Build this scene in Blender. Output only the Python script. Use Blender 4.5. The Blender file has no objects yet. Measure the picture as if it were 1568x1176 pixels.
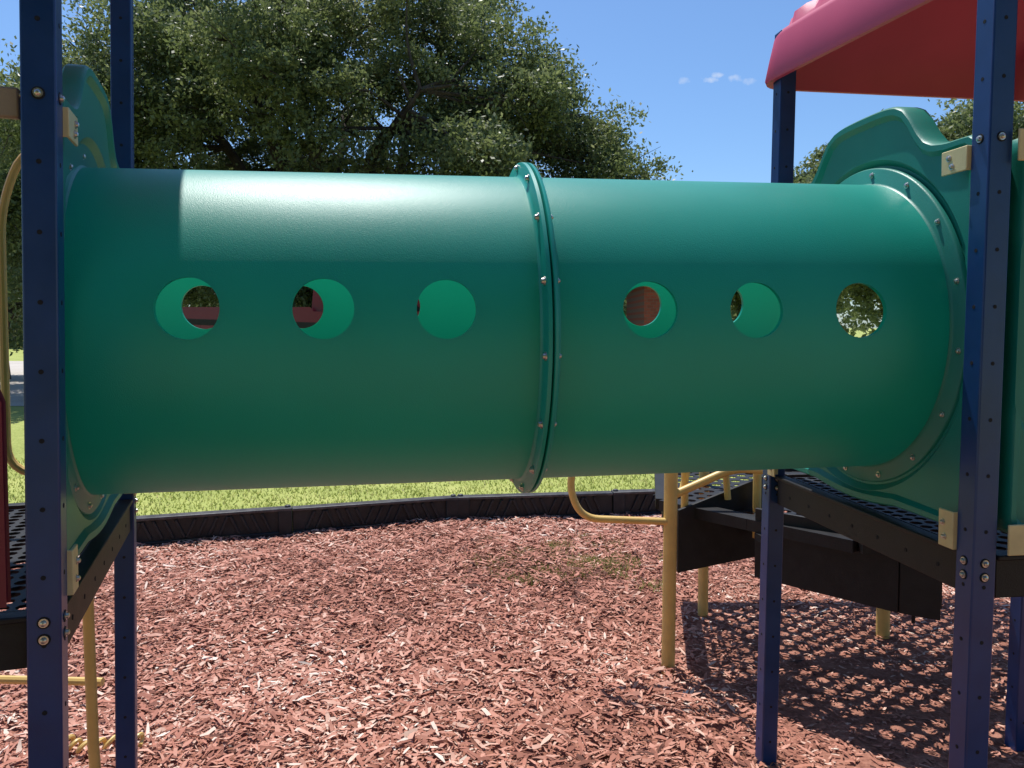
import bpy, math, numpy as np
from mathutils import Vector, Matrix
rng = np.random.default_rng(7)
scene = bpy.context.scene
COL = scene.collection

# ------------------------------------------------------------------ helpers
def link(o, parent=None):
    COL.objects.link(o)
    if parent is not None: o.parent = parent
    return o
def empty(name, loc=(0,0,0)):
    e = bpy.data.objects.new(name, None); e.empty_display_size = .2
    COL.objects.link(e); return e

def mat_new(name):
    m = bpy.data.materials.new(name); m.use_nodes = True
    nt = m.node_tree; nt.nodes.clear()
    out = nt.nodes.new('ShaderNodeOutputMaterial')
    return m, nt, out
def ramp(nt, stops):
    r = nt.nodes.new('ShaderNodeValToRGB')
    e = r.color_ramp.elements
    e[0].position, e[0].color = stops[0][0], (*stops[0][1], 1)
    e[1].position, e[1].color = stops[-1][0], (*stops[-1][1], 1)
    for p, c in stops[1:-1]:
        k = e.new(p); k.color = (*c, 1)
    return r
def plastic(name, col, rough=.45, var=.18, scale=6, bump=.03, bscale=350, transl=None, tfac=0., metal=0., dust=None, spec=.5):
    m, nt, out = mat_new(name); L = nt.links.new
    tc = nt.nodes.new('ShaderNodeTexCoord')
    n = nt.nodes.new('ShaderNodeTexNoise'); n.inputs['Scale'].default_value = scale; n.inputs['Detail'].default_value = 4
    L(tc.outputs['Object'], n.inputs['Vector'])
    lo = tuple(c*(1-var) for c in col); hi = tuple(min(1, c*(1+var)+.004) for c in col)
    r = ramp(nt, [(.3, lo), (.7, hi)]); L(n.outputs['Fac'], r.inputs[0])
    colout = r.outputs[0]
    if dust:
        n3 = nt.nodes.new('ShaderNodeTexNoise'); n3.inputs['Scale'].default_value = 14; n3.inputs['Detail'].default_value = 6; n3.inputs['Roughness'].default_value=.7
        L(tc.outputs['Object'], n3.inputs['Vector'])
        r3 = ramp(nt, [(.42, (0,0,0)), (.75, (dust[1],)*3)]); L(n3.outputs['Fac'], r3.inputs[0])
        mx = nt.nodes.new('ShaderNodeMixRGB'); L(r3.outputs[0], mx.inputs[0]); L(colout, mx.inputs[1]); mx.inputs[2].default_value=(*dust[0],1)
        colout = mx.outputs[0]
    p = nt.nodes.new('ShaderNodeBsdfPrincipled')
    L(colout, p.inputs['Base Color']); p.inputs['Metallic'].default_value = metal
    p.inputs['Specular IOR Level'].default_value = spec
    rr = nt.nodes.new('ShaderNodeMapRange'); rr.inputs[3].default_value = rough-.05; rr.inputs[4].default_value = rough+.07
    L(n.outputs['Fac'], rr.inputs[0]); L(rr.outputs[0], p.inputs['Roughness'])
    n2 = nt.nodes.new('ShaderNodeTexNoise'); n2.inputs['Scale'].default_value = bscale; n2.inputs['Detail'].default_value = 2
    L(tc.outputs['Object'], n2.inputs['Vector'])
    b = nt.nodes.new('ShaderNodeBump'); b.inputs['Strength'].default_value = bump*10; b.inputs['Distance'].default_value = .001
    L(n2.outputs['Fac'], b.inputs['Height']); L(b.outputs[0], p.inputs['Normal'])
    if transl:
        t = nt.nodes.new('ShaderNodeBsdfTranslucent'); t.inputs[0].default_value = (*transl, 1)
        mx = nt.nodes.new('ShaderNodeMixShader'); mx.inputs[0].default_value = tfac
        L(p.outputs[0], mx.inputs[1]); L(t.outputs[0], mx.inputs[2]); L(mx.outputs[0], out.inputs[0])
    else:
        L(p.outputs[0], out.inputs[0])
    return m

def attr_mat(name, stops, rough=.8, transl=0., tcol=None, spec=.3):
    m, nt, out = mat_new(name); L = nt.links.new
    a = nt.nodes.new('ShaderNodeAttribute'); a.attribute_name = 'val'
    r = ramp(nt, stops); L(a.outputs['Fac'], r.inputs[0])
    p = nt.nodes.new('ShaderNodeBsdfPrincipled'); L(r.outputs[0], p.inputs['Base Color'])
    p.inputs['Roughness'].default_value = rough; p.inputs['Specular IOR Level'].default_value = spec
    if transl > 0:
        t = nt.nodes.new('ShaderNodeBsdfTranslucent')
        if tcol: t.inputs[0].default_value = (*tcol, 1)
        else: L(r.outputs[0], t.inputs[0])
        mx = nt.nodes.new('ShaderNodeMixShader'); mx.inputs[0].default_value = transl
        L(p.outputs[0], mx.inputs[1]); L(t.outputs[0], mx.inputs[2]); L(mx.outputs[0], out.inputs[0])
    else: L(p.outputs[0], out.inputs[0])
    return m

def fast_mesh(name, verts, faces, mat, parent=None, val=None, smooth=False):
    verts = np.ascontiguousarray(verts, dtype=np.float32); faces = np.ascontiguousarray(faces, dtype=np.int32)
    nf, k = faces.shape
    me = bpy.data.meshes.new(name)
    me.vertices.add(len(verts)); me.vertices.foreach_set('co', verts.ravel())
    me.loops.add(nf*k); me.loops.foreach_set('vertex_index', faces.ravel())
    me.polygons.add(nf)
    me.polygons.foreach_set('loop_start', np.arange(0, nf*k, k, dtype=np.int32))
    me.update(calc_edges=True)
    if val is not None:
        at = me.attributes.new('val', 'FLOAT', 'FACE'); at.data.foreach_set('value', np.ascontiguousarray(val, dtype=np.float32))
    me.materials.append(mat)
    if smooth: me.shade_smooth()
    o = bpy.data.objects.new(name, me); link(o, parent); return o

class MB:
    def __init__(s): s.v = []; s.f = []
    def add(s, vs, fs):
        o = len(s.v); s.v += [tuple(v) for v in vs]; s.f += [tuple(i+o for i in f) for f in fs]
    def box(s, c, ax, ay, az):
        c = Vector(c); ax = Vector(ax); ay = Vector(ay); az = Vector(az)
        vs = [c+i*ax+j*ay+k*az for i in (-1,1) for j in (-1,1) for k in (-1,1)]
        s.add(vs, [(0,1,3,2),(4,6,7,5),(0,4,5,1),(2,3,7,6),(0,2,6,4),(1,5,7,3)])
    def beam(s, p0, p1, w, h):
        p0 = Vector(p0); p1 = Vector(p1); d = (p1-p0); u = d.normalized()
        side = u.cross(Vector((0,0,1)))
        if side.length < .01: side = Vector((1,0,0))
        side.normalize(); up = side.cross(u)
        s.box((p0+p1)/2, d/2, side*w/2, up*h/2)
    def sweep(s, pts, radii, n=10, caps=True):
        pts = [Vector(p) for p in pts]; m = len(pts)
        if not hasattr(radii, '__len__'): radii = [radii]*m
        t0 = (pts[1]-pts[0]).normalized()
        nrm = t0.orthogonal().normalized(); vs = []
        for i in range(m):
            t = (pts[min(i+1,m-1)]-pts[max(i-1,0)]).normalized()
            nrm = (nrm - t*nrm.dot(t)).normalized(); bn = t.cross(nrm)
            for j in range(n):
                a = 2*math.pi*j/n
                vs.append(pts[i]+(nrm*math.cos(a)+bn*math.sin(a))*radii[i])
        fs = [(i*n+j, i*n+(j+1)%n, (i+1)*n+(j+1)%n, (i+1)*n+j) for i in range(m-1) for j in range(n)]
        if caps: fs += [tuple(range(n-1,-1,-1)), tuple((m-1)*n+j for j in range(n))]
        s.add(vs, fs)
    def bolt(s, p, d, r):
        p = Vector(p); d = Vector(d).normalized()
        s.sweep([p-d*.002, p+d*r*.25, p+d*r*.26, p+d*r*.7, p+d*r*.9], [r, r, r*.68, r*.6, r*.28], 12)
    def obj(s, name, mat, parent=None, bevel=0, smooth=True, ang=35):
        me = bpy.data.meshes.new(name); me.from_pydata(s.v, [], s.f); me.materials.append(mat); me.update()
        if smooth:
            me.shade_smooth()
            me.set_sharp_from_angle(angle=math.radians(ang))
        o = bpy.data.objects.new(name, me); link(o, parent)
        if bevel:
            b = o.modifiers.new('bevel', 'BEVEL'); b.width = bevel; b.segments = 2; b.limit_method = 'ANGLE'
        return o
def smooth_path(pts, k=8):
    P = [Vector(p) for p in pts]; P = [2*P[0]-P[1]]+P+[2*P[-1]-P[-2]]; out = []
    for i in range(1, len(P)-2):
        for j in range(k):
            t = j/k; a,b,c,d = P[i-1],P[i],P[i+1],P[i+2]
            out.append(.5*((2*b)+(c-a)*t+(2*a-5*b+4*c-d)*t*t+(3*b-a-3*c+d)*t**3))
    out.append(P[-2]); return out
def fillet(pts, r, k=6):
    P = [Vector(p) for p in pts]; out = [P[0]]
    for i in range(1, len(P)-1):
        a = (P[i-1]-P[i]); b = (P[i+1]-P[i]); rr = min(r, a.length*.48, b.length*.48)
        p0 = P[i]+a.normalized()*rr; p2 = P[i]+b.normalized()*rr
        for j in range(k+1):
            t = j/k; out.append(p0*(1-t)**2+P[i]*2*t*(1-t)+p2*t*t)
    out.append(P[-1]); return out

# ------------------------------------------------------------------ materials
M_tube = plastic('green_polyethylene', (.004,.325,.262), .42, .05, 3, .06, 420, (.02,.76,.42), .14, spec=.5)
M_flange = plastic('green_flange', (.004,.31,.25), .38, .1, 5, .02, 420)
M_panel = plastic('green_panel_plastic', (.004,.215,.165), .42, .10, 4, .04, 300, (.02,.45,.22), .06, dust=((.12,.2,.15),.06))
M_blue = plastic('blue_powder_coat', (.005,.038,.155), .34, .12, 12, .02, 500, dust=((.05,.07,.12),.12))
M_red = plastic('red_roof_plastic', (.52,.052,.135), .5, .10, 2.5, .03, 300, (.30,.01,.07), .02)
M_mar = plastic('maroon_plastic', (.16,.012,.03), .45)
M_yel = plastic('yellow_powder_coat', (.76,.50,.15), .42, .1, 9, .02, 400, dust=((.5,.33,.16),.3))
M_cream = plastic('cream_bracket', (.66,.55,.28), .5, .1, 20, .03, 300)
M_grey = plastic('tan_bar', (.28,.23,.17), .5)
M_black = plastic('black_rubber_coat', (.010,.010,.012), .55, .2, 20, .06, 250, dust=((.05,.045,.042),.12), spec=.35)
M_curb = plastic('black_border_plastic', (.009,.010,.013), .5, .3, 5, .08, 120, dust=((.09,.09,.09),.2), spec=.4)
M_cap = plastic('black_border_cap', (.035,.035,.04), .45, .3, 5, .08, 120, dust=((.20,.19,.19),.5))  # dusty border tops, with their highlight painted in as a lighter colour
M_hole = plastic('bolt_hole_shadow', (.003,.004,.008), .8)
M_steel = plastic('stainless_bolt', (.55,.53,.5), .3, .15, 60, .02, 400, metal=.9)

# ------------------------------------------------------------------ crawl tunnel
L0 = Vector((-1.08,1.98,1.585))
A3 = Vector((2.08,.33,.015)).normalized(); B3 = Vector((-.1567,.9877,0)); B3 = (B3-A3*B3.dot(A3)).normalized(); U3 = A3.cross(B3)
MT = Matrix(((A3.x,B3.x,U3.x,L0.x),(A3.y,B3.y,U3.y,L0.y),(A3.z,B3.z,U3.z,L0.z),(0,0,0,1)))
tunnel = empty('crawl_tunnel')
R, RI, HR = .40, .387, .0645
NT, NS = 160, 90
def ends(y): return (.020-.17*y)/.986, 2.125+.022*y
vs = []; fs = []
for r in (R, RI):
    for j in range(NT):
        a = 2*math.pi*j/NT; y = r*math.cos(a); z = r*math.sin(a); t0, t1 = ends(y)
        for i in range(NS+1): vs.append((t0+(t1-t0)*i/NS, y, z))
W = NS+1
for j in range(NT):
    k = (j+1)%NT
    for i in range(NS):
        fs.append((j*W+i, j*W+i+1, k*W+i+1, k*W+i))
        o = NT*W; fs.append((o+j*W+i, o+k*W+i, o+k*W+i+1, o+j*W+i+1))
    o = NT*W
    fs.append((j*W, k*W, o+k*W, o+j*W)); fs.append((j*W+NS, o+j*W+NS, o+k*W+NS, k*W+NS))
me = bpy.data.meshes.new('tube_src'); me.from_pydata(vs, [], fs); me.update()
src = bpy.data.objects.new('tube_src', me); COL.objects.link(src)
import bmesh
bm = bmesh.new(); bm.from_mesh(me); bmesh.ops.recalc_face_normals(bm, faces=bm.faces); bm.to_mesh(me); bm.free()
NEAR = [(.353,.05),(.627,.048),(.888,.046),(1.347,.043),(1.602,.041),(1.864,.040)]
FAR = [(.22,.07),(.505,.07),(.80,.07),(1.31,.07),(1.585,.07),(1.87,.07)]
cb = MB()
for sgn, lst in ((-1,NEAR),(1,FAR)):
    for t, z in lst:
        cb.sweep([(t, sgn*.28, z), (t, sgn*.52, z)], HR, 48)
cme = bpy.data.meshes.new('cut'); cme.from_pydata(cb.v, [], cb.f); cme.update()
bm = bmesh.new(); bm.from_mesh(cme); bmesh.ops.recalc_face_normals(bm, faces=bm.faces); bm.to_mesh(cme); bm.free()
cut = bpy.data.objects.new('cut', cme); COL.objects.link(cut)
bo = src.modifiers.new('b', 'BOOLEAN'); bo.object = cut; bo.operation = 'DIFFERENCE'; bo.solver = 'EXACT'
dg = bpy.context.evaluated_depsgraph_get()
tme = bpy.data.meshes.new_from_object(src.evaluated_get(dg))
bpy.data.objects.remove(src); bpy.data.objects.remove(cut)
bm = bmesh.new(); bm.from_mesh(tme)
rad = lambda c: math.hypot(c.y, c.z)
kill = [f for f in bm.faces if all(rad(v.co) < .3935 for v in f.verts)]
bmesh.ops.delete(bm, geom=kill, context='FACES')
bm.to_mesh(tme); bm.free(); tme.update()
nr = [None]*len(tme.loops)
for p in tme.polygons:
    cos = [tme.vertices[i].co for i in p.vertices]
    outer = all(rad(c) > .3935 for c in cos)
    for li in p.loop_indices:
        c = tme.vertices[tme.loops[li].vertex_index].co
        if outer: nr[li] = Vector((0, c.y, c.z)).normalized()
        else: nr[li] = p.normal.copy()
tme.shade_smooth()
tme.normals_split_custom_set([tuple(n) for n in nr])
tme.materials.clear(); tme.materials.append(M_tube)
tube = bpy.data.objects.new('tube', tme); link(tube, tunnel); tube.matrix_world = MT

def lathe(mb, prof, n=128, M=MT, endfun=None):
    vs = []; m = len(prof)
    for j in range(n):
        a = 2*math.pi*j/n
        for t, r in prof:
            y, z = r*math.cos(a), r*math.sin(a)
            vs.append(M @ Vector((t + (endfun(y) if endfun else 0), y, z)))
    fs = [(j*m+i, j*m+i+1, ((j+1)%n)*m+i+1, ((j+1)%n)*m+i) for j in range(n) for i in range(m-1)]
    mb.add(vs, fs)
fl = MB()
lathe(fl, [(1.092,.3995),(1.097,.402),(1.101,.408),(1.103,.434),(1.105,.437),(1.113,.4375),(1.1145,.435),(1.115,.415),(1.1185,.415),(1.119,.435),(1.1205,.4375),(1.1275,.4365),(1.130,.433),(1.132,.408),(1.136,.402),(1.141,.3995)])
fl.obj('joint_flange', M_flange, tunnel, ang=50)
ef = MB()
lathe(ef, [(.022,.3995),(.018,.402),(.015,.406),(.013,.442),(.010,.446),(.0,.447)], endfun=lambda y: ends(y)[0])
lathe(ef, [(-.024,.3995),(-.020,.402),(-.016,.406),(-.014,.442),(-.010,.446),(.0,.447)], endfun=lambda y: ends(y)[1])
ef.obj('end_flanges', M_panel, tunnel, ang=50)
bl = MB(); nd = MT.to_3x3()
for i in range(16):
    a = 2*math.pi*(i+.35)/16
    y, z = .422*math.cos(a), .422*math.sin(a)
    bl.bolt(MT@Vector((1.102,y,z)), nd@Vector((-1,0,0)), .0105)
    bl.bolt(MT@Vector((1.131,y,z)), nd@Vector((1,0,0)), .007)
    y, z = .426*math.cos(a), .426*math.sin(a)
    bl.bolt(MT@Vector((ends(y)[0]+.0135,y,z)), nd@Vector((1,0,0)), .0085)
    bl.bolt(MT@Vector((ends(y)[1]-.0145,y,z)), nd@Vector((-1,0,0)), .0085)
bl.obj('bolts', M_steel, tunnel)

# ------------------------------------------------------------------ platforms
LEAN = .014
def post(mb, hb, bb, p, e, n, z1, w=.029, bolts=()):
    e = Vector((e[0],e[1],0)); n = Vector((n[0],n[1],0))
    top = Vector((p[0]+LEAN*(z1-1.6), p[1], z1)); bot = Vector((p[0]-LEAN*1.65, p[1], -.05))
    mb.box((top+bot)/2, e*w, n*w, (top-bot)/2)
    z = .12
    while z < z1-.05:
        c = Vector((p[0]+LEAN*(z-1.6), p[1], z))
        for d in (e, -e, n, -n):
            hb.sweep([c+d*(w-.002), c+d*(w+.0007)], .0046, 10)
        z += .127
    for z in bolts:
        c = Vector((p[0]+LEAN*(z-1.6), p[1], z))
        for d in (e, -e, n, -n):
            hb.sweep([c+d*(w-.002), c+d*(w+.001)], .0115, 16)
            bb.bolt(c+d*(w+.001), d, .0085)

def deck_mesh(mb, inside, x0, x1, y0, y1, z, O, ex, ey, cell=.042, hr=.40, th=.006):
    nx = int((x1-x0)/cell); ny = int((y1-y0)/cell)
    for i in range(nx):
        for j in range(ny):
            cx = x0+(i+.5)*cell; cy = y0+(j+.5)*cell
            C = O+ex*cx+ey*cy
            if inside and not inside(C.x, C.y): continue
            vs = []
            for zz in (z, z-th):
                for (a,b) in ((1,0),(1,1),(0,1),(-1,1),(-1,0),(-1,-1),(0,-1),(1,-1)):
                    q = C+ex*(a*cell/2)+ey*(b*cell/2); vs.append((q.x,q.y,zz))
                for k in range(8):
                    q = C+ex*(hr*cell*math.cos(k*math.pi/4))+ey*(hr*cell*math.sin(k*math.pi/4)); vs.append((q.x,q.y,zz))
            fs = []
            for k in range(8):
                l = (k+1)%8
                fs.append((k,l,8+l,8+k)); fs.append((8+k,8+l,24+l,24+k))
                fs.append((16+k,24+k,24+l,16+l))
            mb.add(vs, fs)

def in_poly(poly):
    def f(x, y):
        c = False; n = len(poly)
        for i in range(n):
            x1,y1 = poly[i]; x2,y2 = poly[(i+1)%n]
            if (y1 > y) != (y2 > y) and x < (x2-x1)*(y-y1)/(y2-y1)+x1: c = not c
        return c
    return f

def panel(parent, name, mid, e, n, hw, zc, z0, z1, hump, mat, opening=.385, th=.045):
    e = Vector((e[0],e[1],0)); n = Vector((n[0],n[1],0))
    pts = []
    def arc(cx, cz, r, a0, a1, k=6):
        for i in range(k+1):
            a = math.radians(a0+(a1-a0)*i/k); pts.append((cx+r*math.cos(a), cz+r*math.sin(a)))
    arc(-hw+.03, z0+.03, .03, 180, 270)
    pts.append((-hw*.55, z0)); 
    for i in range(9):
        u = -1+2*i/8; pts.append((u*hw*.45, z0+.0-.018*math.cos(u*math.pi/2)))
    pts.append((hw*.55, z0))
    arc(hw-.03, z0+.03, .03, 270, 360)
    arc(hw-.025, z1-.025, .025, 0, 90)
    for i in range(25):
        u = 1-2*i/24; s = u*hw*.80
        h = 1/(1+math.exp((abs(u)-.62)*14)); pts.append((s, z1+hump*h+.012*math.cos(u*math.pi/2)))
    arc(-hw+.025, z1-.025, .025, 90, 180)
    N = 200
    def ray(a):
        dx, dz = math.cos(a), math.sin(a); best = None
        for i in range(len(pts)):
            x1,y1 = pts[i][0], pts[i][1]-zc; x2,y2 = pts[(i+1)%len(pts)][0], pts[(i+1)%len(pts)][1]-zc
            ex, ey = x2-x1, y2-y1; den = dx*ey-dz*ex
            if abs(den) < 1e-12: continue
            t = (x1*ey-y1*ex)/den; u = (x1*dz-y1*dx)/den
            if t > 0 and -1e-6 <= u <= 1+1e-6 and (best is None or t > best): best = t
        return best or hw
    vs = []; prof_n = 0
    for j in range(N):
        a = 2*math.pi*j/N; ro = ray(a)
        r1 = min(.452, ro*.985); r2 = min(.468, ro*.99); r3 = max(r2+.001, ro-.035); r4 = max(r3+.001, ro-.022); r5 = max(r4+.001, ro-.006)
        rs = [(opening,-th),(opening,0)]
        prof = rs+[(r1,0),(r2,.014),(r3,.014),(r4,.026),(r5,.026),(ro,.018),(ro,-th+.004),(ro-.004,-th)]+[(rs[0][0],-th)]
        prof_n = len(prof)
        for r, h in prof:
            q = Vector((mid[0],mid[1],zc))+e*(r*math.cos(a))+Vector((0,0,1))*(r*math.sin(a))+n*h
            q.x += LEAN*(q.z-1.6); vs.append(q)
    mb = MB(); m = prof_n
    mb.add(vs, [(j*m+i, j*m+i+1, ((j+1)%N)*m+i+1, ((j+1)%N)*m+i) for j in range(N) for i in range(m-1)])
    return mb.obj(name, mat, parent, ang=40)

def roof(parent, corners, zb, zt, mat, rim=.17):
    cx = sum(c[0] for c in corners)/4; cy = sum(c[1] for c in corners)/4
    out = []
    C = [Vector((c[0],c[1],0)) for c in corners]
    for i in range(4):
        p, c, q = C[i-1], C[i], C[(i+1)%4]
        a = c+(p-c).normalized()*.13; b = c+(q-c).normalized()*.13
        for k in range(9):
            t = k/8; out.append((a*(1-t)**2+c*2*t*(1-t)+b*t*t, 0))
        b2 = q+(c-q).normalized()*.13
        for k in range(1, 24):
            t = k/24; out.append((b.lerp(b2, t), 1))
    N = len(out); ctr = Vector((cx,cy,0)); loops = []
    def ring(s, z, rib=0.):
        l = []
        for i, (p, ed) in enumerate(out):
            q = ctr+(p-ctr)*s; zz = z+rib*(1 if (i//2)%2 == 0 else 0)
            l.append(Vector((q.x,q.y,zz)))
        return l
    loops.append(ring(.02, zt-.06)); loops.append(ring(.5, (zb+zt)/2)); loops.append(ring(.93, zb+rim*.75)); loops.append(ring(.965, zb+.02)); loops.append(ring(.972, zb))
    loops.append(ring(.995, zb)); loops.append(ring(1.0, zb+.012)); loops.append(ring(.985, zb+rim*.50)); loops.append(ring(.970, zb+rim*.88)); loops.append(ring(.955, zb+rim)); loops.append(ring(.935, zb+rim+.006))
    K = 9
    for k in range(K):
        s0 = .925*(1-k/K); z = zb+rim+.01+(zt-zb-rim)*(k/K)
        dz = (zt-zb-rim)/K
        loops.append(ring(s0, z+.004)); loops.append(ring(s0-.010, z+.014, .030)); loops.append(ring(s0-.035, z+.028, .030)); loops.append(ring(max(.03, s0-.07), z+dz*.80, .010))
    loops.append(ring(.015, zt+.02))
    vs = [v for l in loops for v in l]
    fs = [(i*N+j, i*N+(j+1)%N, (i+1)*N+(j+1)%N, (i+1)*N+j) for i in range(len(loops)-1) for j in range(N)]
    fs.append(tuple((len(loops)-1)*N+j for j in range(N)))
    mb = MB(); mb.add(vs, fs); return mb.obj('roof', mat, parent, ang=50)

def platform(F, B, nrm, size, zdeck, ztop, name):
    root = empty(name)
    e = Vector((B[0]-F[0], B[1]-F[1], 0)).normalized(); n = Vector((nrm[0],nrm[1],0)).normalized()
    n = (n-e*n.dot(e)).normalized()
    Fv, Bv = Vector((F[0],F[1],0)), Vector((B[0],B[1],0))
    F2, B2 = Fv-n*size, Bv-n*size
    pm, hb, bb = MB(), MB(), MB()
    for p in (Fv, Bv, F2, B2):
        post(pm, hb, bb, p, e, n, ztop, bolts=(zdeck-.008, zdeck-.04, 2.02))
    pm.obj('posts', M_blue, root, bevel=.004); hb.obj('post_holes', M_hole, root); bb.obj('post_bolts', M_steel, root)
    dm = MB(); Lp = (Bv-Fv).length
    deck_mesh(dm, None, .035, Lp-.03, .035, size-.03, zdeck, Fv, e, -n)
    dm.obj('perforated_deck', M_black, root, smooth=False)
    fm = MB()
    for p, q in ((Fv,Bv),(F2,B2),(Fv,F2),(Bv,B2)):
        u = (q-p).normalized()*.034
        off = Vector((0,0,zdeck-.047))
        fm.beam(p+u+off, q-u+off, .022, .098)
        fm.beam(p+u+Vector((0,0,zdeck-.001)), q-u+Vector((0,0,zdeck-.001)), .04, .012)
    for k in (.33,.66):
        fm.beam(Fv.lerp(Bv,k)+Vector((0,0,zdeck-.04)), F2.lerp(B2,k)+Vector((0,0,zdeck-.04)), .03, .06)
    fm.obj('deck_frame', M_black, root, bevel=.003)
    fh = MB()
    for k in range(1, 8):
        c = Fv.lerp(Bv, k/8)+n*.011+Vector((0,0,zdeck-.055)); fh.sweep([c-n*.001, c+n*.0012], .0055, 10)
        c = Bv.lerp(B2, k/8)+e*.011+Vector((0,0,zdeck-.055)); fh.sweep([c, c+e*.0012], .0055, 10)
    fh.obj('frame_holes', M_hole, root)
    br = MB(); bt = MB()
    for z, hh in ((1.985,.035),(1.125,.055)):
        for P, sg in ((Fv,1),(Bv,-1)):
            w = .042 if z > 1.5 else .024
            c = P+e*sg*(.031+w)+Vector((LEAN*(z-1.6),0,z))+n*.036
            br.box(c, e*w, n*.003, Vector((0,0,hh*.8)))
            br.box(P+e*sg*.031+Vector((LEAN*(z-1.6),0,z))+n*.02, e*.003, n*.019, Vector((0,0,hh*.8)))
            bt.bolt(c+e*sg*w*.35+Vector((0,0,hh*.25))+n*.003, n, .008)
            bt.bolt(c+e*sg*w*.1+Vector((0,0,-hh*.35))+n*.003, n, .008)
    br.obj('panel_brackets', M_cream, root, bevel=.002); bt.obj('bracket_bolts', M_steel, root)
    return root, e, n, Fv, Bv, F2, B2

# right platform
FR, BR = (1.073,1.81), (.937,2.81)
pR, eR, nR, FRv, BRv, FR2, BR2 = platform(FR, BR, (-.991,-.135), 1.0, 1.072, 2.62, 'play_platform')
panel(pR, 'tunnel_panel', (1.005+.015,2.31), eR, nR, .465, 1.6, 1.12, 2.045, .14, M_panel)
panel(pR, 'side_panel', ((FRv+FR2)/2)[:2], -nR, -eR, .44, 1.6, 1.12, 2.03, .13, M_panel, opening=.25)
roof(pR, [(.862,2.90),(2.36,3.12),(2.60,1.80),(1.22,1.60)], 2.45, 3.25, M_red)
sb = MB()
for z in (2.0,1.12):
    c = FRv-nR*.075-eR*.045+Vector((0,0,z)); sb.box(c, nR*.04, eR*.003, Vector((0,0,.035)))
sb.obj('side_brackets', M_cream, pR, bevel=.002)

# left platform
FL, BL = (-.868,1.48), (-1.207,2.48)
pL, eL, nL, FLv, BLv, FL2, BL2 = platform(FL, BL, (.947,.322), 1.0, 1.06, 3.3, 'play_platform')
panel(pL, 'tunnel_panel', (-1.04-.010-.006,1.98-.003+.018), eL, nL, .440, 1.59, 1.10, 2.06, .14, M_panel, th=.022)
d = Vector((-.322,.947,0)); E0 = Vector((-.98,2.43,0))
c1 = E0+d*.35; c2 = E0-d*1.2
roof(pL, [tuple((c1-nL*1.55)[:2]), tuple(c1[:2]), tuple(c2[:2]), tuple((c2-nL*1.55)[:2])], 3.2, 4.0, M_red)
mb = MB()
mb.beam(FLv-nL*.03+Vector((0,0,2.005)), FL2+nL*.03+Vector((0,0,2.005)), .02, .055); mb.obj('top_bar', M_grey, pL, bevel=.004)
mb = MB()
prof = [(.075,1.09),(.075,1.46),(.10,1.53),(.16,1.56),(.84,1.56),(.90,1.53),(.925,1.46),(.925,1.09)]
for s in (-.015,.015):
    mb.v += [tuple(FLv-nL*a+eL*s+Vector((0,0,z))) for a,z in prof]
n8 = len(prof); mb.f = [tuple(range(n8)), tuple(range(2*n8-1,n8-1,-1))]+[(i,(i+1)%n8,n8+(i+1)%n8,n8+i) for i in range(n8)]
mb.obj('barrier_panel', M_mar, pL, bevel=.006)
mb = MB()
mb.sweep(fillet([BLv-nL*.03+Vector((0,0,2.16)), BLv-nL*.26+Vector((0,0,2.14)), BLv-nL*.325+Vector((0,0,1.95)), BLv-nL*.325+Vector((0,0,1.16)), BLv-nL*.04+Vector((0,0,1.13))], .09), .012, 10)
mb.sweep([(-1.31,2.42,1.0),(-1.31,2.44,.3),(-1.30,2.45,-.02)], .017, 12)
mb.sweep(fillet([(-1.31,2.42,.96),(-1.24,2.3,.98),(-1.18,2.2,1.02)], .05), .013, 10)
mb.sweep([(-1.75,2.62,.42),(-1.36,2.60,.42)], .014, 10)
mb.obj('yellow_railings', M_yel, pL)
mb = MB(); pts = []
for i in range(150):
    t = i/149; x = -1.78+.40*t; y = 2.90+.03*math.sin(t*9)
    pts.append((x+.006*math.cos(t*60), y+.022*math.sin(t*60), .055+.016*math.cos(t*60)))
mb.sweep(pts, .008, 7)
mb.obj('yellow_rope', M_yel)

# ------------------------------------------------------------------ transfer steps
ts = empty('transfer_steps')
poly = [(.74,3.82),(1.05,3.45),(1.36,3.10),(2.65,3.10),(2.65,4.75),(.90,4.75)]
c30, s30 = math.cos(math.radians(38)), math.sin(math.radians(38))
dm = MB(); deck_mesh(dm, in_poly(poly), -2.2, 2.6, -2.2, 2.6, .74, Vector((1.6,3.9,0)), Vector((c30,s30,0)), Vector((-s30,c30,0)), cell=.084, hr=.34, th=.004)
dm.obj('perforated_deck', M_black, ts, smooth=False)
mb = MB()
def plate(mb, p, q, zb0, zt0, zb1, zt1, th=.02):
    p = Vector((*p,0)); q = Vector((*q,0)); s = (q-p).normalized().cross(Vector((0,0,1)))*th/2
    vs = []
    for k in (-1,1):
        vs += [p+s*k+Vector((0,0,zb0)), q+s*k+Vector((0,0,zb1)), q+s*k+Vector((0,0,zt1)), p+s*k+Vector((0,0,zt0))]
    mb.add(vs, [(0,1,2,3),(7,6,5,4),(0,4,5,1),(1,5,6,2),(2,6,7,3),(3,7,4,0)])
plate(mb, (.76,3.62), (1.20,3.74), .47,.76,.52,.90)
plate(mb, (1.05,3.40), (1.50,3.05), .52,.82,.49,.80)
plate(mb, (1.50,3.05), (1.66,3.05), .49,.80,.46,.78)
plate(mb, (1.36,3.90), (1.98,3.62), .44,.80,.30,.62)
plate(mb, (2.65,3.10), (2.65,4.75), .6,.76,.6,.76)
plate(mb, (.74,3.82), (.90,4.75), .6,.76,.6,.76)
for p in ((1.16,3.62),(1.84,3.60)): mb.sweep([(p[0],p[1],.55),(p[0],p[1],.24)], .009, 8)
mb.obj('black_stringers', M_black, ts, bevel=.003)
mb = MB()
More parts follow.
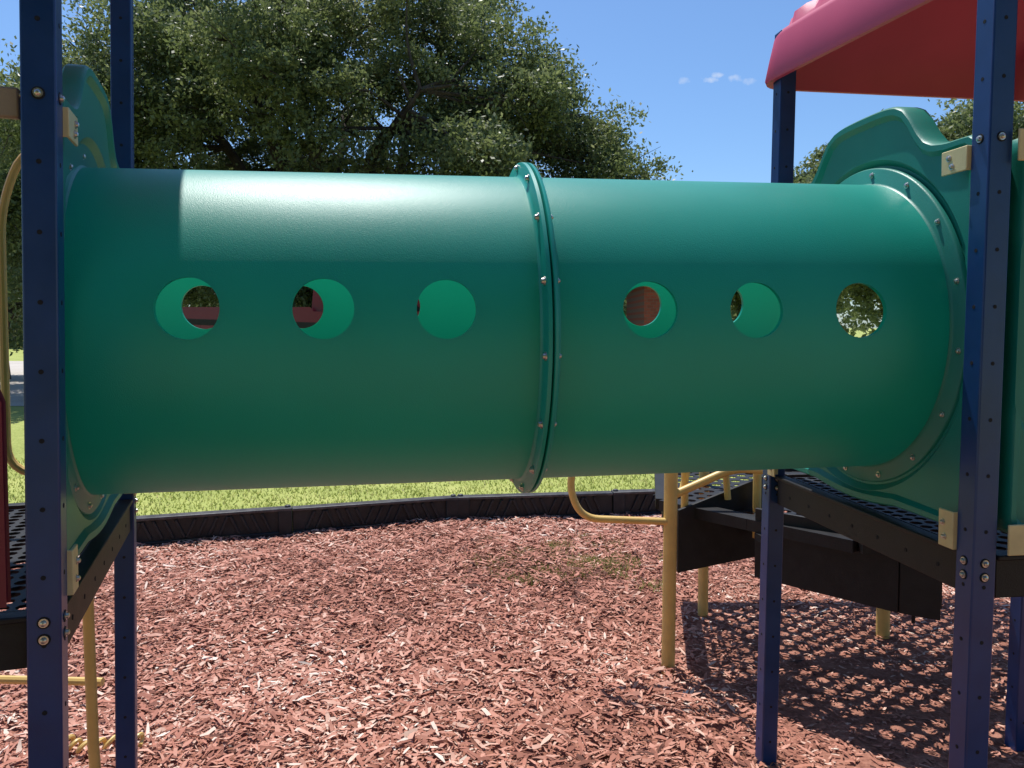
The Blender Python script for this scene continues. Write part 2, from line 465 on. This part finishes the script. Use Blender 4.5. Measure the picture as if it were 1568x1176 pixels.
for i in range(len(poly)):
    a = Vector((*poly[i],.742)); b = Vector((*poly[(i+1)%len(poly)],.742)); mb.beam(a, b, .09, .05)
for k, (y, w) in enumerate(((3.40,.08),(3.95,.08))):
    pts = [(1.05+.2*i, y+.10*math.sin(i*.45)-.05, .70) for i in range(9)]
    for a, b in zip(pts[:-1], pts[1:]): mb.beam(a, b, w, .03)
mb.obj('deck_trim', M_black, ts)
mb = MB()
mb.sweep([(.715,3.59,-.03),(.722,3.59,.95),(.722,3.60,1.45)], .031, 16)
mb.sweep([(1.05,4.32,-.03),(1.05,4.32,1.5)], .028, 14)
mb.sweep([(1.90,4.02,-.03),(1.90,4.02,.74)], .033, 16)
mb.sweep([(1.135,3.66,.62),(1.135,3.66,1.75)], .019, 12)
mb.sweep(fillet([(.722,3.58,.715),(.31,3.56,.735),(.25,3.55,.90),(.34,3.56,1.12),(.72,3.59,1.30)], .12, 8), .0165, 12)
mb.sweep(fillet([(.722,3.59,.83),(1.02,3.62,.955),(1.16,3.5,.96)], .08), .019, 12)
mb.sweep(fillet([(.80,3.70,.84),(.84,3.76,.96),(1.05,3.8,.98),(1.6,3.7,1.5)], .06), .017, 12)
mb.sweep([(.80,3.66,.74),(.80,3.66,1.0)], .017, 12)
mb.sweep([(1.0,3.66,.8),(.98,3.66,1.02)], .015, 12)
mb.obj('yellow_handrails', M_yel, ts)

# ------------------------------------------------------------------ ground
def sheet(name, pts, z, mat):
    me = bpy.data.meshes.new(name); me.from_pydata([(x,y,z) for x,y in pts], [], [tuple(range(len(pts)))]); me.materials.append(mat)
    o = bpy.data.objects.new(name, me); link(o); return o
def ground_mat(name, stops, scales=(3., 40.), bump=.5, bscale=60, rough=.95):
    m, nt, out = mat_new(name); L = nt.links.new
    tc = nt.nodes.new('ShaderNodeTexCoord')
    a = nt.nodes.new('ShaderNodeTexNoise'); a.inputs['Scale'].default_value = scales[0]; a.inputs['Detail'].default_value = 5
    b = nt.nodes.new('ShaderNodeTexNoise'); b.inputs['Scale'].default_value = scales[1]; b.inputs['Detail'].default_value = 6
    L(tc.outputs['Object'], a.inputs[0]); L(tc.outputs['Object'], b.inputs[0])
    mx = nt.nodes.new('ShaderNodeMath'); mx.operation = 'MULTIPLY_ADD'; mx.inputs[1].default_value = .55
    L(a.outputs['Fac'], mx.inputs[0]); 
    h = nt.nodes.new('ShaderNodeMath'); h.operation = 'MULTIPLY'; h.inputs[1].default_value = .45; L(b.outputs['Fac'], h.inputs[0]); L(h.outputs[0], mx.inputs[2])
    r = ramp(nt, stops); L(mx.outputs[0], r.inputs[0])
    p = nt.nodes.new('ShaderNodeBsdfPrincipled'); p.inputs['Roughness'].default_value = rough; p.inputs['Specular IOR Level'].default_value = .15
    L(r.outputs[0], p.inputs['Base Color'])
    bp = nt.nodes.new('ShaderNodeBump'); bp.inputs['Strength'].default_value = bump; bp.inputs['Distance'].default_value = .03
    L(b.outputs['Fac'], bp.inputs['Height']); L(bp.outputs[0], p.inputs['Normal']); L(p.outputs[0], out.inputs[0])
    return m
M_lawn = ground_mat('lawn_mat', [(.3,(.25,.27,.08)),(.48,(.36,.40,.11)),(.62,(.46,.47,.15)),(.72,(.54,.49,.22))], (1.2,30))
M_mulchbase = ground_mat('mulch_base', [(.35,(.19,.078,.055)),(.5,(.34,.15,.105)),(.7,(.50,.25,.18))], (9,70), .35)
M_road = ground_mat('road_mat', [(.3,(.46,.41,.35)),(.7,(.62,.56,.48))], (.6,30), .2)
sheet('lawn', [(-400,-60),(400,-60),(400,700),(-400,700)], 0, M_lawn)
def curbY(x): return 6.596+.327*x if x < -.45 else 6.45+.134*(x+.45)
mp = [(-7,-3),(7,-3),(7,curbY(7)),(-.45,6.45),(-7,curbY(-7))]
sheet('wood_chip_ground', mp, .012, M_mulchbase)
sheet('road', [(-70,13.6),(-8.0,16.0),(-13,36),(-70,40)], .006, M_road)
gx = np.linspace(-7.9,2.5,45); gy = np.linspace(9.2,17.2,33); GX, GY = np.meshgrid(gx, gy)
fx = np.clip(np.minimum(GX+7.9, 2.5-GX)/1.8,0,1); fy = np.clip(np.minimum(GY-9.2,17.2-GY)/2.2,0,1)
GZ = -.02+.50*(fx*fx*(3-2*fx))*(fy*fy*(3-2*fy))
ii = np.arange(45*33).reshape(33,45)
fast_mesh('grass_rise', np.stack([GX,GY,GZ],2).reshape(-1,3), np.stack([ii[:-1,:-1],ii[:-1,1:],ii[1:,1:],ii[1:,:-1]],2).reshape(-1,4), M_lawn, smooth=True)

def chips(n):
    Y = np.sqrt(rng.uniform(2.0**2, 7.0**2, n)); X = rng.uniform(-1,1,n)*(.78*Y+.5)
    cy = np.where(X < -.45, 6.596+.327*X, 6.45+.134*(X+.45))
    # chips purposely thinned and flattened here so the deck's grid shadow shows
    thinned = 1/(1+np.exp(-(X-.95)/.12))*1/(1+np.exp((Y-4.5)/.15))
    k = (Y < cy-.03) & (rng.random(n) > .66*thinned); X = X[k]; Y = Y[k]; thinned = thinned[k]; n = len(X)
    big = rng.random(n) < .15*(1-thinned)
    Ls = np.where(big, rng.uniform(.040,.085,n), rng.uniform(.010,.040,n)); Ws = np.where(big, rng.uniform(.009,.021,n), rng.uniform(.004,.012,n))
    fl = 1-.8*thinned
    yaw = rng.uniform(0, 2*np.pi, n); pitch = rng.normal(0,.16,n)*fl; roll = rng.normal(0,.28,n)*fl
    hill = .020*np.sin(X*2.1+.4*Y)+.018*np.sin(Y*2.7-X)+.013*np.sin(X*7+Y*5)+.009*np.sin(X*13-Y*11)+.006*np.sin(X*23+Y*19)
    Z = .018+(.018+hill*.6)*fl+rng.uniform(0,.014,n)*fl+np.where(big,.006,0)
    u = np.stack([np.cos(yaw)*np.cos(pitch), np.sin(yaw)*np.cos(pitch), np.sin(pitch)],1)
    s = np.stack([-np.sin(yaw), np.cos(yaw), np.zeros(n)],1); up = np.cross(u, s)
    w = s*np.cos(roll)[:,None]+up*np.sin(roll)[:,None]; nn = np.cross(u, w)
    C = np.stack([X,Y,Z],1); V = np.zeros((n,6,3))
    bow = rng.normal(0,.08,n)*Ls
    tap0 = rng.uniform(.2,1,n); tap1 = rng.uniform(.2,1,n); sk = rng.uniform(-.4,.4,n)
    for i,(a,tp) in enumerate(((-.5,tap0),(0,np.ones(n)),(.5,tap1))):
        for j,sg in enumerate((-.5,.5)):
            V[:,i*2+j] = C+u*((a+(sk*sg*.5))*Ls)[:,None]+w*(sg*Ws*tp)[:,None]+nn*(bow*(a==0))[:,None]
    V[:,:,2] = np.maximum(V[:,:,2], .0135+.001*rng.random((n,1)))
    b = np.arange(n)[:,None]*6
    F = np.concatenate([b+np.array([[0,2,3,1]]), b+np.array([[2,4,5,3]])],0)
    patch = .05*np.sin(X*1.3+Y)+.06*np.sin(Y*2.2-X*.7)+.05*np.sin(X*4.1+Y*3.3)+.04*np.sin(X*9.3-Y*7.7)
    val = np.clip(rng.beta(2.2,2.4,n)+patch,0,1)
    return V.reshape(-1,3), F, np.concatenate([val,np.clip(val+rng.normal(0,.03,n),0,1)])
M_chip = attr_mat('wood_chip', [(0,(.085,.036,.026)),(.18,(.26,.100,.068)),(.45,(.475,.195,.135)),(.68,(.60,.295,.215)),(.86,(.73,.48,.37)),(1,(.84,.70,.59))], .75, spec=.2)
V, F, val = chips(215000)
fast_mesh('wood_chips', V, F, M_chip, None, val)

def blades(name, X, Y, h, mat, zb=0., wd=(.003,.006)):
    n = len(X); a = rng.uniform(0,2*np.pi,n); w = rng.uniform(*wd,n); ln = rng.normal(0,.5,(n,2))*h[:,None]
    V = np.zeros((n,3,3)); dx = np.cos(a)*w; dy = np.sin(a)*w
    V[:,0] = np.stack([X-dx,Y-dy,np.full(n,zb)],1); V[:,1] = np.stack([X+dx,Y+dy,np.full(n,zb)],1)
    V[:,2] = np.stack([X+ln[:,0],Y+ln[:,1],zb+h],1)
    F = np.arange(3*n).reshape(n,3)
    return fast_mesh(name, V.reshape(-1,3), F, mat, None, rng.random(n))
M_gr = attr_mat('grass_blade', [(0,(.20,.25,.06)),(.5,(.40,.45,.11)),(.85,(.56,.55,.19)),(1,(.68,.60,.32))], .7, .45)
M_weed = attr_mat('weed_blade', [(0,(.18,.20,.05)),(.5,(.33,.36,.09)),(1,(.52,.44,.20))], .8, .3)
n = 70000; X = rng.uniform(-8,6,n); cy = np.where(X < -.45, 6.596+.327*X, 6.45+.134*(X+.45)); Y = cy+.06+rng.random(n)**1.2*6
blades('grass', X, Y, rng.uniform(.012,.04,n), M_gr, 0., (.004,.010))
n = 2600; tx = rng.normal(.28,.36,110); ty = rng.normal(5.15,.28,110); k = rng.integers(0,110,n)
blades('weeds', tx[k]+rng.normal(0,.04,n), ty[k]+rng.normal(0,.04,n), rng.uniform(.03,.065,n), M_weed, .03, (.002,.005))

# ------------------------------------------------------------------ playground border
bd = empty('playground_border'); mb = MB(); mr = MB(); mt = MB()
def border_line(p, q):
    p = Vector((*p,0)); q = Vector((*q,0)); Ln = (q-p).length; u = (q-p)/Ln; s = Vector((u.y,-u.x,0))
    if s.y > 0: s = -s
    seg = 1.3; n = int(Ln/seg)+1
    for i in range(n):
        a = p+u*(i*seg); b = p+u*min(Ln, (i+1)*seg-.003); l = (b-a).length; c = (a+b)/2
        dz = .007*math.sin(i*2.3)
        mb.box(c+Vector((0,0,.095+dz)), u*l/2, s*.030, Vector((0,0,.105)))
        mt.box(c+Vector((0,0,.206+dz)), u*l/2, s*.050, Vector((0,0,.011)))
        mb.box(a+u*.05+s*.008+Vector((0,0,.10+dz)), u*.05, s*.042, Vector((0,0,.101)))
        mb.box(c+s*.012+Vector((0,0,.022)), u*l/2, s*.036, Vector((0,0,.022)))
        x = .19; k = 0
        while x < l-.1:
            m0 = a+u*x+s*.034
            sl = 1 if (k//4)%2 == 0 else -1
            mr.box(m0+Vector((0,0,.118+dz)), (u*.45*sl+Vector((0,0,1)))*.066, (u*sl-Vector((0,0,.45)))*.009, s*.013)
            x += .075; k += 1
        mt.sweep([a+u*.03+Vector((0,0,.2+dz)), a+u*.03+Vector((0,0,.232+dz))], .022, 12)
border_line((-.45,6.45), (-7,curbY(-7)))
border_line((-.45,6.45), (7,curbY(7)))
mb.box((-.45,6.44,.1),(.045,0,0),(0,.035,0),(0,0,.108))
mb.obj('timbers', M_curb, bd, bevel=.006); mr.obj('ribs', M_curb, bd, bevel=.003); mt.obj('top_caps', M_cap, bd, bevel=.006)

# ------------------------------------------------------------------ trees
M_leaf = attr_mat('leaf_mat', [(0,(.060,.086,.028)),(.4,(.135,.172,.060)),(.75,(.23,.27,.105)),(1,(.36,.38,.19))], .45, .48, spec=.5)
M_bark = ground_mat('bark_mat', [(.3,(.03,.024,.02)),(.7,(.11,.09,.075))], (4,30), .8)
def leaf_mesh(name, C, size, mat, parent, val):
    n = len(C)
    u = rng.normal(size=(n,3)); u /= np.linalg.norm(u,axis=1)[:,None]
    w = rng.normal(size=(n,3)); w[:,2] *= .8; w -= u*(u*w).sum(1)[:,None]; w /= np.linalg.norm(w,axis=1)[:,None]
    L = size*rng.uniform(.6,1.25,n)[:,None]*.5; Wd = L*.5
    V = np.stack([C-u*L, C+w*Wd-u*L*.1, C+u*L, C-w*Wd-u*L*.1],1)
    F = np.arange(4*n).reshape(n,4)
    return fast_mesh(name, V.reshape(-1,3), F, mat, parent, val)
def tree(name, base, ctr, rad3, ncl, nleaf, size, zmin, seed, clr=(.7,1.35), tw=34, inner=.4, extra=()):
    r = np.random.default_rng(seed); root = empty(name)
    ctr = np.array(ctr); rad3 = np.array(rad3); cl = []
    while len(cl) < ncl:
        d = r.normal(size=3); d /= np.linalg.norm(d); q = r.uniform(inner,1.)**.6
        lump = 1+.08*math.sin(3.1*math.atan2(d[2],d[0])+seed)+.06*math.sin(7.3*math.atan2(d[2],d[0])+2*seed)
        p = ctr+d*rad3*q*lump*.93
        if p[2] > zmin: cl.append(p)
    for c in extra: cl.append(np.array(c))
    cl = np.array(cl); cr = r.uniform(*clr,len(cl))
    tws = []; twr = []; tv = []
    for p, R_ in zip(cl, cr):
        dd = r.normal(size=(tw,3)); dd /= np.linalg.norm(dd,axis=1)[:,None]
        rr = R_*r.uniform(.25,1,tw)**.5
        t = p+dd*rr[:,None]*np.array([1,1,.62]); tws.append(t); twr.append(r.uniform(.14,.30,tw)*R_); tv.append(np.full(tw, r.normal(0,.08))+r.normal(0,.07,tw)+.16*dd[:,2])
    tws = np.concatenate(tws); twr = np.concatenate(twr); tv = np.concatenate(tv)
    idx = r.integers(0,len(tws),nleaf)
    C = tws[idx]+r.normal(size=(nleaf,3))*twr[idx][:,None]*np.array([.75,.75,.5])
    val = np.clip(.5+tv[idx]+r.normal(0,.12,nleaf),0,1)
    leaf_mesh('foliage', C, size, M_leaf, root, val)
    mb = MB(); base = np.array(base); sc = rad3[2]/6.
    fork = base+np.array([0,0,1.7*sc])
    mb.sweep([base-np.array([0,0,.2]), base+np.array([.05,0,.5*sc]), fork], [.50*sc,.36*sc,.32*sc], 12)
    limbs = []
    for k in range(8):
        a = 2*math.pi*k/8+r.uniform(-.3,.3); el = r.uniform(.35,1.2)
        end = ctr+np.array([math.cos(a)*math.cos(el), math.sin(a)*math.cos(el), math.sin(el)])*rad3*.75
        mid = (fork+end)/2+np.array([0,0,.12*rad3[2]])+r.normal(0,.3,3)*sc
        P = smooth_path([fork-np.array([0,0,.2]), fork*.6+mid*.4+r.normal(0,.15,3)*sc, mid, mid*.45+end*.55+r.normal(0,.25,3)*sc, end], 5)
        mb.sweep(P, list(np.linspace(.18*sc,.03*sc,len(P))), 8); limbs += [np.array(p) for p in P[5:]]
    limbs = np.array(limbs)
    for p in cl:
        dd = np.linalg.norm(limbs-p,axis=1)+np.maximum(0,(limbs[:,2]-p[2]))*.7; q = limbs[np.argmin(dd)]
        m = (p+q)/2+r.normal(0,.15,3); mb.sweep(smooth_path([q,m,p],3), list(np.linspace(.042*sc,.010*sc,7)), 5, False)
        for _ in range(4):
            e2 = p+r.normal(size=3)*.45; mb.sweep([p*.7+m*.3,(p+e2)/2+r.normal(0,.06,3),e2], [.014,.010,.004], 4, False)
    mb.obj('trunk_and_limbs', M_bark, root)
    return root
ex = [(1.0,19.5,7.2),(.4,19,8.0),(2.0,19.5,6.6),(2.6,19.6,5.2),(1.8,19.3,5.6),(-.6,19.3,8.6),(3.0,19.8,4.6),(-12.0,19.5,6.5),(-11.5,19.5,5.2),(-12.3,19.8,4.0),(-9,19,8.6),(-8,19,9.4),(-10,19,7.8),(-6.5,17,6.2),(-5,16.5,6.0),(-8,17,6.4),(-3.5,16.5,6.3)]
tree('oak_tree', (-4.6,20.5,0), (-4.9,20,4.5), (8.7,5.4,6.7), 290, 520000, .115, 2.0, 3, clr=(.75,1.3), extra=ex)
tree('oak_tree', (13.8,26,0), (13.9,26,5.3), (4.6,3.6,4.0), 80, 80000, .17, 1.6, 11)
tree('oak_tree', (11.6,31,0), (11.8,31,5.0), (2.6,2.4,3.6), 40, 30000, .19, 1.6, 12, (.5,.9))
tree('oak_tree', (-15.5,24,0), (-16.5,24,4.6), (4.2,4,4.4), 60, 50000, .18, 1.2, 14)
tree('oak_tree', (6.0,24,0), (6.2,24,2.5), (3.0,2.2,2.2), 40, 40000, .16, .8, 17, (.5,.85))
# unseen tree added behind the camera to cut sky fill on the tunnel
tree('oak_tree', (-.5,-7.5,0), (0,-7.5,5.2), (9.5,4.2,4.6), 150, 60000, .36, 1.6, 21, clr=(.9,1.5))
C = []; vv = []
for i in range(170):
    x = rng.uniform(-75,95); y = rng.uniform(58,80); h = rng.uniform(5,8)
    n = 420; dd = rng.normal(size=(n,3)); dd /= np.linalg.norm(dd,axis=1)[:,None]
    q = np.array([x,y,h*.5])+dd*np.array([3.6,3,h*.52])*rng.uniform(.7,1.05,n)[:,None]+rng.normal(0,.25,(n,3)); C.append(q); vv.append(np.clip(rng.normal(.35,.05)+rng.normal(0,.14,n),0,1))
leaf_mesh('distant_trees', np.concatenate(C), .8, M_leaf, None, np.concatenate(vv))

# ------------------------------------------------------------------ pickup truck
M_tr = plastic('truck_paint', (.15,.010,.026), .25, .05, 3, .0, 100)
M_glass = plastic('dark_glass', (.01,.012,.014), .15, .05, spec=.3)
M_tire = plastic('tire_rubber', (.015,.015,.015), .8)
tk = empty('pickup_truck'); O = Vector((-5.55,12.9,.44)); SC = 1.1
def ext(name, prof, y0, y1, mat, bev=.03):
    mb = MB(); k = len(prof)
    mb.v = [(O.x+x*SC, O.y+y0*SC, O.z+z*SC) for x,z in prof]+[(O.x+x*SC, O.y+y1*SC, O.z+z*SC) for x,z in prof]
    mb.f = [tuple(range(k)), tuple(range(2*k-1,k-1,-1))]+[(i,(i+1)%k,k+(i+1)%k,k+i) for i in range(k)]
    return mb.obj(name, mat, tk, bevel=bev)
def arch(cx, r=.46, n=10): return [(cx+r*math.cos(a), .42+r*math.sin(a)) for a in [math.pi*(i/n) for i in range(n+1)]][::-1]
body = [(0,.5)]+arch(1.0)+arch(4.35)+[(5.45,.5),(5.5,.95),(5.35,1.12),(4.0,1.22),(2.35,1.22),(2.3,1.28),(0.02,1.28)]
ext('body', body, -.95, .95, M_tr, .04)
ext('cab', [(2.35,1.2),(2.40,1.70),(2.5,1.78),(3.3,1.78),(3.45,1.73),(4.1,1.2)], -.85, .85, M_tr, .05)
ext('windows', [(2.5,1.27),(2.55,1.67),(3.3,1.69),(3.82,1.27)], -.865, .865, M_glass, .01)
ext('side_trim', [(.05,1.10),(.05,1.17),(5.2,1.02),(5.2,.95)], -.958, .958, M_tire, .004)
mb = MB()
def TP(x,y,z): return Vector((O.x+x*SC, O.y+y*SC, O.z+z*SC))
for cx in (1.0,4.35):
    for y in (-.95,.72): mb.sweep([TP(cx,y,.4), TP(cx,y+.23,.4)], .39*SC, 28)
mb.obj('wheels', M_tire, tk, bevel=.03)
mb = MB()
for cx in (1.0,4.35): mb.sweep([TP(cx,-.96,.4), TP(cx,-.9,.4)], .21*SC, 20)
mb.beam(TP(5.5,-.85,.55), TP(5.5,.85,.55), .12, .16); mb.beam(TP(-.04,-.85,.55), TP(-.04,.85,.55), .1, .14)
mb.obj('rims_and_bumpers', M_steel, tk, bevel=.01)

# ------------------------------------------------------------------ small brick building
bh = empty('brick_building')
m, nt, out = mat_new('brick'); tcn = nt.nodes.new('ShaderNodeTexCoord'); bk = nt.nodes.new('ShaderNodeTexBrick')
mpn = nt.nodes.new('ShaderNodeMapping'); mpn.inputs['Rotation'].default_value = (math.radians(90),0,0)
nt.links.new(tcn.outputs['Object'], mpn.inputs[0]); nt.links.new(mpn.outputs[0], bk.inputs[0])
bk.inputs['Color1'].default_value = (.30,.07,.045,1); bk.inputs['Color2'].default_value = (.20,.05,.035,1); bk.inputs['Mortar'].default_value = (.17,.10,.08,1); bk.inputs['Scale'].default_value = 5
p = nt.nodes.new('ShaderNodeBsdfPrincipled'); p.inputs['Roughness'].default_value = .9; nt.links.new(bk.outputs[0], p.inputs[0]); nt.links.new(p.outputs[0], out.inputs[0])
bx, by = 2.15, 14.0
mb = MB(); mb.box((bx+.7,by,1.15), (.7,0,0), (0,1.0,0), (0,0,1.15)); mb.obj('walls', m, bh)
mb = MB()
mb.add([(bx-.2,by-1.2,2.3),(bx+1.6,by-1.2,2.3),(bx+1.6,by+1.2,2.3),(bx-.2,by+1.2,2.3),(bx+.5,by,2.9),(bx+.9,by,2.9)], [(0,1,5,4),(1,2,5),(2,3,4,5),(3,0,4),(0,3,2,1)])
mb.obj('roof', M_mar, bh)
mb = MB(); mb.box((bx+.95,by-1.01,1.0), (.34,0,0), (0,.03,0), (0,0,1.0)); mb.box((bx+.3,by-1.01,1.35), (.16,0,0), (0,.03,0), (0,0,.2)); mb.obj('door_and_window', M_black, bh)

# ------------------------------------------------------------------ light, sky, camera
sv = Vector((-.13,.33,.86)).normalized()
sl = bpy.data.lights.new('sun', 'SUN'); sl.energy = 5.0; sl.angle = math.radians(.5); sl.color = (1,.97,.92)
so = bpy.data.objects.new('sun', sl); link(so); so.rotation_euler = sv.to_track_quat('Z','Y').to_euler(); so.location = (0,0,20)
w = bpy.data.worlds.new('World'); scene.world = w; w.use_nodes = True; nt = w.node_tree; nt.nodes.clear(); L = nt.links.new
wo = nt.nodes.new('ShaderNodeOutputWorld'); bg = nt.nodes.new('ShaderNodeBackground'); bg.inputs[1].default_value = .10
sk = nt.nodes.new('ShaderNodeTexSky'); sk.sky_type = 'NISHITA'; sk.sun_disc = False
sk.sun_elevation = math.asin(sv.z); sk.sun_rotation = math.atan2(sv.x, sv.y); sk.air_density = 1.0; sk.dust_density = .6; sk.ozone_density = 2.6; sk.altitude = 0
tc = nt.nodes.new('ShaderNodeTexCoord'); sp = nt.nodes.new('ShaderNodeSeparateXYZ'); L(tc.outputs['Generated'], sp.inputs[0])
def mth(op, a, b=None, clamp=False):
    n = nt.nodes.new('ShaderNodeMath'); n.operation = op; n.use_clamp = clamp
    for i, x in enumerate((a, b)):
        if x is None: continue
        if isinstance(x, (int,float)): n.inputs[i].default_value = x
        else: L(x, n.inputs[i])
    return n.outputs[0]
yy = mth('MAXIMUM', sp.outputs[1], .05); u = mth('DIVIDE', sp.outputs[0], yy); ww = mth('DIVIDE', sp.outputs[2], yy)
nz = nt.nodes.new('ShaderNodeTexNoise'); nz.inputs['Scale'].default_value = 110; nz.inputs['Detail'].default_value = 6; L(tc.outputs['Generated'], nz.inputs[0])
tot = None
for cu, cw, ru, rw, am in ((.212,.304,.010,.0055,.5),(.243,.305,.016,.005,.8),(.254,.311,.010,.005,.8),(.277,.307,.011,.007,.8),(.294,.303,.010,.006,.5)):
    a = mth('DIVIDE', mth('SUBTRACT', u, cu), ru); b = mth('DIVIDE', mth('SUBTRACT', ww, cw), rw)
    r2 = mth('ADD', mth('MULTIPLY', a, a), mth('MULTIPLY', b, b))
    g = mth('MULTIPLY', mth('SUBTRACT', mth('ADD', mth('SUBTRACT', 1., r2), mth('MULTIPLY', nz.outputs['Fac'], 3.)), 1.9, True), am, True)
    tot = g if tot is None else mth('MAXIMUM', tot, g)
tint = nt.nodes.new('ShaderNodeMixRGB'); tint.blend_type = 'MULTIPLY'; tint.inputs[0].default_value = 1; tint.inputs[2].default_value = (1.0,1.26,1.52,1)
L(sk.outputs[0], tint.inputs[1])
mx = nt.nodes.new('ShaderNodeMixRGB'); L(mth('MULTIPLY', tot, .6), mx.inputs[0]); L(tint.outputs[0], mx.inputs[1]); mx.inputs[2].default_value = (8.8,9.1,9.6,1)
L(mx.outputs[0], bg.inputs[0]); L(bg.outputs[0], wo.inputs[0])

cam = bpy.data.cameras.new('camera'); co = bpy.data.objects.new('camera', cam); link(co)
co.location = (0,0,1.6); co.rotation_euler = (math.radians(90-2.4),0,0)
cam.sensor_width = 36; cam.lens = 36*1220/1568; cam.shift_y = -.0236; cam.clip_end = 2000; cam.clip_start = .05
scene.camera = co
scene.view_settings.view_transform = 'Standard'; scene.view_settings.look = 'None'; scene.view_settings.exposure = 0
